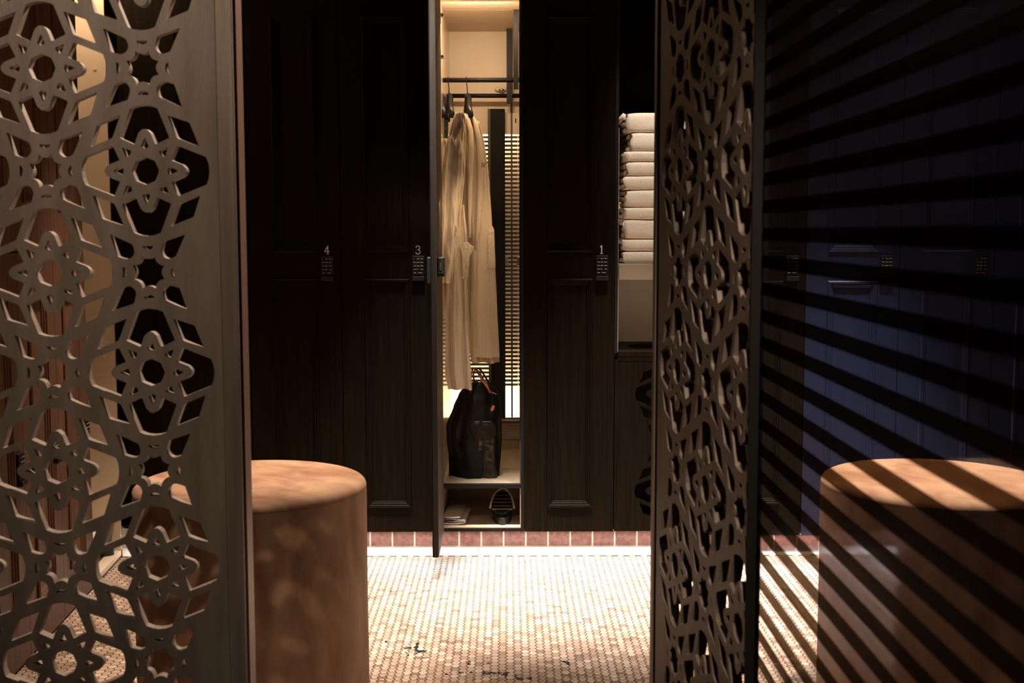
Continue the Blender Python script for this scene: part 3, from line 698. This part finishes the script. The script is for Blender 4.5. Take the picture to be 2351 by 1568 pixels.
hole = [(cw / 2 + .03 + .135 * cos(a), .22 + .125 * sin(a)) for a in [k * 2 * pi / 40 for k in range(40)]]
curve_panel('counter_top', [(.012, 0), (cw - .012, 0), (cw - .012, nd - .02), (.012, nd - .02)], [hole], .018, M['wood'], nroot, Matrix.Translation((0, 0, ztopf + .006 - .009)))
MB().box((.012, .001, ztopf - .030), (cw - .012, .004, ztopf - .004)).build('top_edge', M['wood'], nroot)

# ---------------- perforated pattern
def fillet(pl, r=4.0, seg=3):
    out = []; n = len(pl)
    for i in range(n):
        p = Vector(pl[i]); a = Vector(pl[i - 1]) - p; b = Vector(pl[(i + 1) % n]) - p
        la, lb = a.length, b.length
        d = min(r, la * .4, lb * .4); a = a / la; b = b / lb
        if a.dot(b) < -.93: out.append(tuple(p)); continue
        s, e = p + a * d, p + b * d
        for k in range(seg + 1):
            t = k / seg; out.append(tuple((s * (1 - t) ** 2 + p * 2 * t * (1 - t) + e * t * t)))
    return out
def rot90(pl, k):
    for _ in range(k % 4): pl = [(-y, x) for x, y in pl]
    return pl
def rotd(pl, deg):
    a = radians(deg); return [(x * cos(a) - y * sin(a), x * sin(a) + y * cos(a)) for x, y in pl]
STAR = []
STAR.append(fillet([(31.5 * sin(k * pi / 4), 31.5 * cos(k * pi / 4)) for k in range(8)], 3))
for k in range(8): STAR.append(fillet(rotd([(0, 76), (-9.8, 54), (0, 49.5), (9.8, 54)], 45 * k), 4))
big = [(57, 74), (24, 59), (14, 85)] + [(11 * cos(a) * 1.0, 85 + 9 * sin(a)) for a in [radians(v) for v in (25, 50, 75, 90, 105, 130, 155)]] + [(-14, 85), (-24, 59), (-57, 74), (-31, 140), (-16, 145.3), (0, 147), (16, 145.3), (31, 140)]
for k in range(4): STAR.append(fillet(rot90(big, k), 3))
dia = [(53, 125), (104, 108), (125, 54), (74, 74)]
for k in range(4): STAR.append(fillet(rot90(dia, k), 4))
CONN = []
sc = []
for k in range(8):
    a0 = radians(22.5 + 45 * k) ; a1 = radians(67.5 + 45 * k); p0 = (40 * cos(a0), 40 * sin(a0)); p1 = (40 * cos(a1), 40 * sin(a1))
    am = (a0 + a1) / 2
    for t in (0, .2, .4, .6, .8):
        x_ = p0[0] + (p1[0] - p0[0]) * t; y_ = p0[1] + (p1[1] - p0[1]) * t; bulge = 6.5 * 4 * t * (1 - t)
        sc.append((x_ - cos(am) * bulge, y_ - sin(am) * bulge))
CONN.append(sc)
lens = [(-13, 60), (13, 60)] + [(13 * cos(a), 59.5 - 8 * sin(a)) for a in [radians(v) for v in (30, 60, 90, 120, 150)]]
for k in range(4): CONN.append(fillet(rot90(lens, k), 2))
tear = [(-88, -88), (-36, -71)] + [(-48 + 18 * cos(radians(v)), -50 + 19 * sin(radians(v))) for v in (-30, 0, 25, 50, 75, 95, 118)] + [(-64, -36)]
for k in range(4): CONN.append(fillet(rot90(tear, k), 3))
SX = .985
def lattice(cells_, s, clip=None):
    """cells_: [(kind, cx, cz)], s = vertical period in metres -> list of hole polygons"""
    u = s / 460.0; out = []
    for kind, cx, cz in cells_:
        for pl in (STAR if kind == 's' else CONN):
            q = [(cx + x * u * SX, cz + y * u) for x, y in pl]
            if clip and (max(p[0] for p in q) > clip[1] or min(p[0] for p in q) < clip[0] or max(p[1] for p in q) > clip[3] or min(p[1] for p in q) < clip[2]):
                q2 = [(min(max(p[0], clip[0]), clip[1]), min(max(p[1], clip[2]), clip[3])) for p in q]
                if max(p[0] for p in q2) - min(p[0] for p in q2) < .006 or max(p[1] for p in q2) - min(p[1] for p in q2) < .006: continue
                q3 = [q2[0]]
                for p in q2[1:]:
                    if (p[0] - q3[-1][0]) ** 2 + (p[1] - q3[-1][1]) ** 2 > 1e-8: q3.append(p)
                q = q3
            out.append(q)
    return out
TXZ = Matrix(((1, 0, 0, 0), (0, 0, -1, 0), (0, 1, 0, 0), (0, 0, 0, 1)))   # curve xy -> xz plane
# cupboard front
cs = P(1530, 905, DOOR_Y); cs2 = P(1530, 1128, DOOR_Y); s_c = cs.z - cs2.z
fx = cs.x - CXL
holes = lattice([('s', fx, cs.z), ('s', fx, cs2.z), ('c', fx, (cs.z + cs2.z) / 2)], s_c, (.012, cw - .012, 0, 3))
zf = ztopf - .012
curve_panel('perforated_front', [(gapx, Z0), (cw - gapx, Z0), (cw - gapx, zf - .012), (gapx, zf - .012)], holes, .016, M['wood'], nroot, Matrix.Translation((0, .010, 0)) @ TXZ)
MB().box((gapx, .30, Z0), (cw - gapx, .31, zf - .03)).box((0.002, .02, Z0), (.010, .31, zf - .03)).box((cw - .010, .02, Z0), (cw - .002, .31, zf - .03)).build('inner_box', M['dark'], nroot)

# towels
def towel(k, pyt, pyb, pxl, label):
    Yf = DOOR_Y + .03; zt, zb_ = PZ(pyt, Yf, 1450), PZ(pyb, Yf, 1450)
    xl = max(PX(pxl, Yf, 450), CXL + .017 + .02 * (pxl < 1425)); xr = CXR - .035 - random.uniform(0, .012)
    hgt = zt - zb_; dep = .30
    r = empty('folded_towel', ((xl + xr) / 2, Yf, zb_), 0, label, 'towel', 'white towels stacked in the niche')
    nx = 22; prof = []
    npf = 9
    for j in range(npf + 1):
        a = -pi / 2 + pi * j / npf
        prof.append((-(abs(cos(a)) ** .6) * min(.018, hgt * .5) + .018, hgt / 2 + hgt / 2 * (abs(sin(a)) ** .75) * (1 if a > 0 else -1)))
    prof += [(dep * .5, hgt), (dep, hgt * .96), (dep, hgt * .04), (dep * .5, 0)]
    rings = []
    for i in range(nx + 1):
        t = i / nx; x = (xl + (xr - xl) * t) - (xl + xr) / 2
        e = min(1, t * 9); e2 = min(1, (1 - t) * 9); sh = .93 + .07 * min(e, e2)
        ring = []
        for (yy, zz) in prof:
            nz = noise.noise(Vector((x * 9 + k * 3.1, zz * 30, k))) * .0032
            sag = noise.noise(Vector((x * 7, k * 1.7, 2))) * .004
            ring.append((x + (0.006 * sin(zz * 900 + k) if i == 0 else 0), yy + nz + (1 - sh) * .05, max(0, hgt / 2 + (zz - hgt / 2) * sh) + (sag if zz > hgt * .5 and k == 0 else 0)))
        rings.append(ring)
    MB().loft(rings).build('towel', M['towel'], r, smooth=True)
    # the folded layers that show at the left end
    nl = 3 if hgt > .055 else 2
    fm = MB()
    for j in range(nl):
        zc = hgt * (j + .5) / nl; w0 = xl - (xl + xr) / 2
        yo = .045 + .012 * j
        ring0 = [[(w0 - .002 - (.020 + .010 * sin(k * 2.3 + j * 1.9)) * sin(pi * q / 6), yo + .20 * q / 6 + .01 * sin(q + k), zc + .30 * hgt / nl * cos(2 * pi * a / 8) ) if False else
                  (w0 + .004 - (.018 + .008 * sin(k * 2.3 + j * 1.9)) * max(0, cos(2 * pi * a / 8)) * (.6 + .4 * sin(q * 1.3 + k)), yo + .22 * q / 6, zc + .42 * hgt / nl * sin(2 * pi * a / 8)) for a in range(8)] for q in range(7)]
        fm.loft(ring0)
    fm.build('fold_layers', M['towel'], r, smooth=True)
    if k == 0:
        q = P(1419, 262, Yf + .1); w0 = q.x - (xl + xr) / 2
        rings = [[(w0 + a * .05, .05 + t_ * .2, hgt * (.15 + .85 * (1 - abs(a - .35) * .5)) + b) for a, b in ((0, 0), (.3, .006), (.6, .004), (.8, 0), (.8, -.012), (.3, -.02), (0, -.03))] for t_ in (0, .5, 1)]
        MB().loft(rings).build('loose_corner', M['towel'], r, smooth=True)
rows = [(259, 304, 1440), (304, 347, 1449), (347, 371, 1437), (371, 404, 1440), (404, 436, 1424), (436, 476, 1438), (476, 504, 1434), (504, 549, 1436), (549, 577, 1413), (577, 606, 1420)]
ordn = ['topmost folded white towel of the stack, its corner loosely lifted', 'folded white towel second from the top of the niche stack', 'thin folded white towel third from the top of the niche stack',
        'folded white towel fourth from the top of the niche stack', 'folded white towel fifth from the top, bulging out to the left', 'thick folded white towel fifth from the bottom of the niche stack',
        'thin folded white towel fourth from the bottom of the niche stack', 'thick folded white towel third from the bottom of the niche stack', 'folded white towel second from the bottom, reaching the locker side', 'lowest folded white towel, lying on the cream niche shelf']
for k, ((a, b, c_), lb) in enumerate(zip(rows, ordn)): towel(k, a, b, c_, lb)

# ============================================================ perforated screens
SY = 1.87
zA = P(338, 393, SY).z; zB = P(345, 853.6, SY).z; SP = zA - zB
XA = (P(338, 393, SY).x + P(345, 853.6, SY).x) / 2 + .0022
HP = SP * .492
THK = .0165
scr = empty('perforated_screen', (XA, SY, 0), 0, 'bronze metal screen with cut star lattice at the left, broad plain edge', 'screen')
cells_ = []
zr = [zA + k * SP for k in range(-4, 5)]
for cx_i in range(0, 5):
    for z in zr:
        if cx_i % 2 == 0: cells_ += [('s', -cx_i * HP, z), ('c', -cx_i * HP, z + SP / 2)]
        else: cells_ += [('c', -cx_i * HP, z), ('s', -cx_i * HP, z + SP / 2)]
pe = P(511, 700, SY).x - XA; po = P(550, 700, SY).x - XA
zlo, zhi = .02, 2.58
hl = lattice([c for c in cells_ if zlo + SP * .35 < c[2] < zhi - SP * .35], SP, (-4 * HP - .16, pe - .008, zlo + .01, zhi - .01))
curve_panel('panel', [(-4 * HP - .18, zlo), (pe, zlo), (pe, zhi), (-4 * HP - .18, zhi)], hl, THK, M['screen'], scr, TXZ)
pst = MB().box((pe + .0006, -THK / 2 - .0015, 0), (po, THK / 2 + .03, CEIL_Z)).build('edge_post', M['post'], scr, bev=.0015)
MB().box((po, -THK / 2 + .010, 0), (po + .0035, THK / 2 + .035, CEIL_Z)).build('edge_trim', mat('copper_edge', (.17, .09, .065), .5, .3), scr).__setitem__('label', 'thin copper-coloured edge trim')
MB().box((-4 * HP - .20, -.012, 0), (pe, .012, .019)).build('floor_track', M['post'], scr)

# right wing screen, running towards the camera
A0 = Vector((.271, 1.87, 0)); A1 = Vector((.3142, 1.565, 0)); dirn = (A1 - A0).normalized(); 
ang = math.atan2(dirn.y, dirn.x)
wing = empty('perforated_screen', A0, ang, 'bronze star-lattice wing screen seen almost edge-on beside the striped glass', 'screen')
cells_ = []
for cx_i in range(0, 4):
    for z in zr:
        if cx_i % 2 == 0: cells_ += [('s', cx_i * HP, z), ('c', cx_i * HP, z + SP / 2)]
        else: cells_ += [('c', cx_i * HP, z), ('s', cx_i * HP, z + SP / 2)]
xe = 2 * HP + .030
hl = lattice([c for c in cells_ if zlo + SP * .35 < c[2] < zhi - SP * .35], SP, (-.2, 4 * HP, zlo + .01, zhi - .01))
wp = curve_panel('panel', [(-.112, zlo), (3.4 * HP + .13, zlo), (3.4 * HP + .13, zhi), (-.112, zhi)], hl, THK, M['screen'], wing, TXZ)
bm = bmesh.new(); bm.from_mesh(wp.data)          # saw the sheet off where the glass begins
bmesh.ops.remove_doubles(bm, verts=bm.verts, dist=1e-6)
r_ = bmesh.ops.bisect_plane(bm, geom=bm.verts[:] + bm.edges[:] + bm.faces[:], plane_co=(xe, 0, 0), plane_no=(1, 0, 0), clear_outer=True)
bmesh.ops.edgenet_fill(bm, edges=[e for e in r_['geom_cut'] if isinstance(e, bmesh.types.BMEdge)])
bm.to_mesh(wp.data); bm.free()
MB().box((xe + .0002, -THK / 2 - .001, 0), (xe + .0035, THK / 2 + .001, CEIL_Z)).build('edge_cover', M['dark'], wing)  # added dark strip that hides the brightly lit sawn end
MB().box((-.150, -THK / 2 - .0, 0), (-.135, THK / 2 + .004, CEIL_Z)).build('edge_post', M['post'], wing, bev=.001)
MB().box((-.135, -THK / 2 + .004, 0), (-.1125, THK / 2 + .0, CEIL_Z)).build('groove', M['dark'], wing)
MB().box((-.112, -.012, 0), (xe, .012, .019)).build('floor_track', M['post'], wing)

# striped glass, continuing from the wing screen
E1 = A0 + dirn * (xe + .006)
GX = E1.x + .004
gl = empty('glass_partition', (GX, E1.y, 0), 0, 'glass partition with dark horizontal film stripes at the right', 'partition')
gy1 = -(E1.y - .45)
MB().box((.0, gy1, .01), (.006, -.002, CEIL_Z - .01)).build('pane', M['glass'], gl)
GP = .0343; fm_me = None
for k in range(-36, 39):
    zc = 1.2450 + k * GP
    if zc < .04 or zc > CEIL_Z - .04: continue
    if fm_me is None:
        o = MB().box((-.0012, gy1 + .002, -GP * .235), (-.0004, -.004, GP * .235)).build('dark_stripe', M['tint'], gl); fm_me = o.data
    else:
        o = bpy.data.objects.new('dark_stripe', fm_me); col.objects.link(o); o.parent = gl
    o.location = (0, 0, zc)

# ============================================================ poufs
def pouf(x, y, r_, h, label, seed):
    root = empty('pouf', (x, y, 0), seed, label, 'pouf', 'round brown velvet poufs')
    def ringz(rad, z, wob=.0015):
        return [((rad + wob * noise.noise(Vector((cos(2 * pi * k / 96) * 2, sin(2 * pi * k / 96) * 2, z * 3 + seed)))) * cos(2 * pi * k / 96), (rad + wob * noise.noise(Vector((cos(2 * pi * k / 96) * 2, sin(2 * pi * k / 96) * 2, z * 3 + seed)))) * sin(2 * pi * k / 96), z) for k in range(96)]
    side = [ringz(r_ - .012, .0), ringz(r_ - .003, .008), ringz(r_, .03)] + [ringz(r_, .03 + (h - .085) * t / 8) for t in range(1, 9)] + [ringz(r_, h - .022)]
    MB().loft(side, cap=False).build('side_cover', M['velvet'], root, smooth=True)
    top = [ringz(r_, h - .022), ringz(r_ - .0006, h - .015), ringz(r_ - .0025, h - .009), ringz(r_ - .007, h - .004), ringz(r_ - .013, h - .001), ringz(r_ - .022, h)]
    for rr in (.87, .78, .68, .55, .42, .3, .18, .08):
        top.append([(r_ * rr * cos(2 * pi * k / 96), r_ * rr * sin(2 * pi * k / 96), h + .004 * (1 - rr) + .003 * noise.noise(Vector((r_ * rr * cos(2 * pi * k / 96) * 9, r_ * rr * sin(2 * pi * k / 96) * 14, seed)))) for k in range(96)])
    MB().loft(top, cap=True).build('top_cover', M['velvet'], root, smooth=True)
    MB().tube([(r_ + .0006, 0, .01), (r_ + .0012, 0, h * .5), (r_ + .0006, 0, h - .036)], .0018, 6).build('side_seam', M['velvet'], root)
    MB().loft([circ((0, 0, 0.0), r_ - .02, 48), circ((0, 0, .01), r_ - .02, 48)]).build('base', M['dark'], root)
PY_ = 3.03
hp = .616
cpx = (310 + 844) / 2
pc = P(577, 1122, PY_)
pr = .5 * (P(844, 1150, PY_).x - P(311, 1150, PY_).x) * .985
pouf(pc.x, PY_, pr, hp, 'round brown velvet pouf behind the left perforated screen', 2.25)
pc2 = P(2155, 1122, PY_)
pouf(pc2.x, PY_, pr, hp, 'round brown velvet pouf standing beyond the striped glass', -1.5)

# ============================================================ left wall lockers
LA = Vector((-1.496, 4.594, 0)); LB = Vector((-1.404, 3.40, 0)); ld = (LA - LB).normalized()
lang = math.atan2(ld.y, ld.x)
def lpt(t): return LB + ld * t          # t metres from LB towards the corner
def tier(t0, wdt, z0, z1, label, kpz):
    root = empty('two_tier_locker', lpt(t0), lang, label, 'locker', 'two-tier lockers on the left wall')
    carcass(root, .0005, wdt - .0005, z0, z1, .48, M['wood_red'])
    root.location.z = 0
    door_parts(root, gapx, wdt - gapx, z0 + .001, z1 - .001, M['wood_red'], [(.075, wdt - .095, z0 + .14, z1 - .12)])
    if kpz: keypad(root, wdt - .050, kpz, 0)
WL = .345; TO = 0.735      # the open one starts here
names = ['brown wood locker nearest the open cream locker', 'brown wood locker second from the open cream locker', 'brown wood locker third from the open cream locker', 'brown wood locker fourth from the open cream locker']
for k in range(4):
    t0 = TO - WL * (k + 1)
    tier(t0, WL, .006, 1.19, 'lower ' + names[k] + ' on the left wall', .62)
    tier(t0, WL, 1.193, 2.40, 'upper ' + names[k] + ' on the left wall', 1.72 if k < 0 else None)
WO = 4.5
wo = .42
ol = empty('open_side_locker', lpt(TO), lang, 'empty-fronted cream locker on the left wall holding towel and sandals', 'locker')
zb0 = .030
mb = MB().box((0.0, .0, .0), (.012, .48, 2.40)).build('near_side', M['wood_red'], ol)
MB().box((wo - .02, .0, zb0), (wo - .012, .48, 2.40)).build('far_side', M['cream'], ol)
MB().box((wo - .012, -.0, .0), (wo, .48, 2.40)).build('outer_side', M['wood_red'], ol)
MB().box((.012, .47, zb0), (wo - .02, .48, 2.40)).build('back_lining', M['cream'], ol)
MB().box((.012, .0, zb0 - .02), (wo - .02, .47, zb0)).build('base_board', M['cream'], ol, bev=.001)
MB().box((.012, .004, 0), (wo - .012, .03, zb0 - .02)).build('plinth_board', M['wood_red'], ol)
MB().box((.012, .02, .145), (wo - .02, .47, .153)).build('shelf', M['cream'], ol, bev=.001)
for z in (.78, 1.30, 1.85):
    MB().loft([circ((wo - .020, .04, z), .007, 14, 'X'), circ((wo - .0225, .04, z), .006, 14, 'X')]).build('screw_cap', M['cream_gloss'], ol)
R = Matrix.Rotation(lang, 3, 'Z')
def lw(x, y, z): return lpt(TO) + R @ Vector((x, y, 0)) + Vector((0, 0, z))
sandal('black sandal standing on the base of the cream side locker', 'sandals in the lockers', lw(.33, .135, zb0 + .001), (0, 0, lang + radians(3)), 1.0, False)
sandal('upper black sandal stacked on its mate in the cream side locker', 'sandals in the lockers', lw(.325, .150, zb0 + .038), (0, 0, lang - radians(4)), 1.0)
# rolled white towel on the small shelf
q = lw(.22, .20, .154)
rt = empty('rolled_towel', q, lang, 'rolled white towel on the shelf of the cream side locker', 'towel')
mbt = MB().tube([(-.10, 0, .05), (-.05, 0, .05), (.05, 0, .05), (.10, 0, .05)], [.044, .05, .05, .044], 24).build('roll', M['towel'], rt, smooth=True)
sp_ = [(-.102, .006 * a * cos(a) * 1.05, .05 + .006 * a * sin(a) * 1.05) for a in [k * .35 for k in range(3, 20)]]
MB().tube(sp_, .003, 6).build('spiral_fold', M['towel'], rt, smooth=True)
area('side_locker_light', lw(.20, .06, 2.34), lw(.3, .2, .1), 5, .25, .04, WARM)
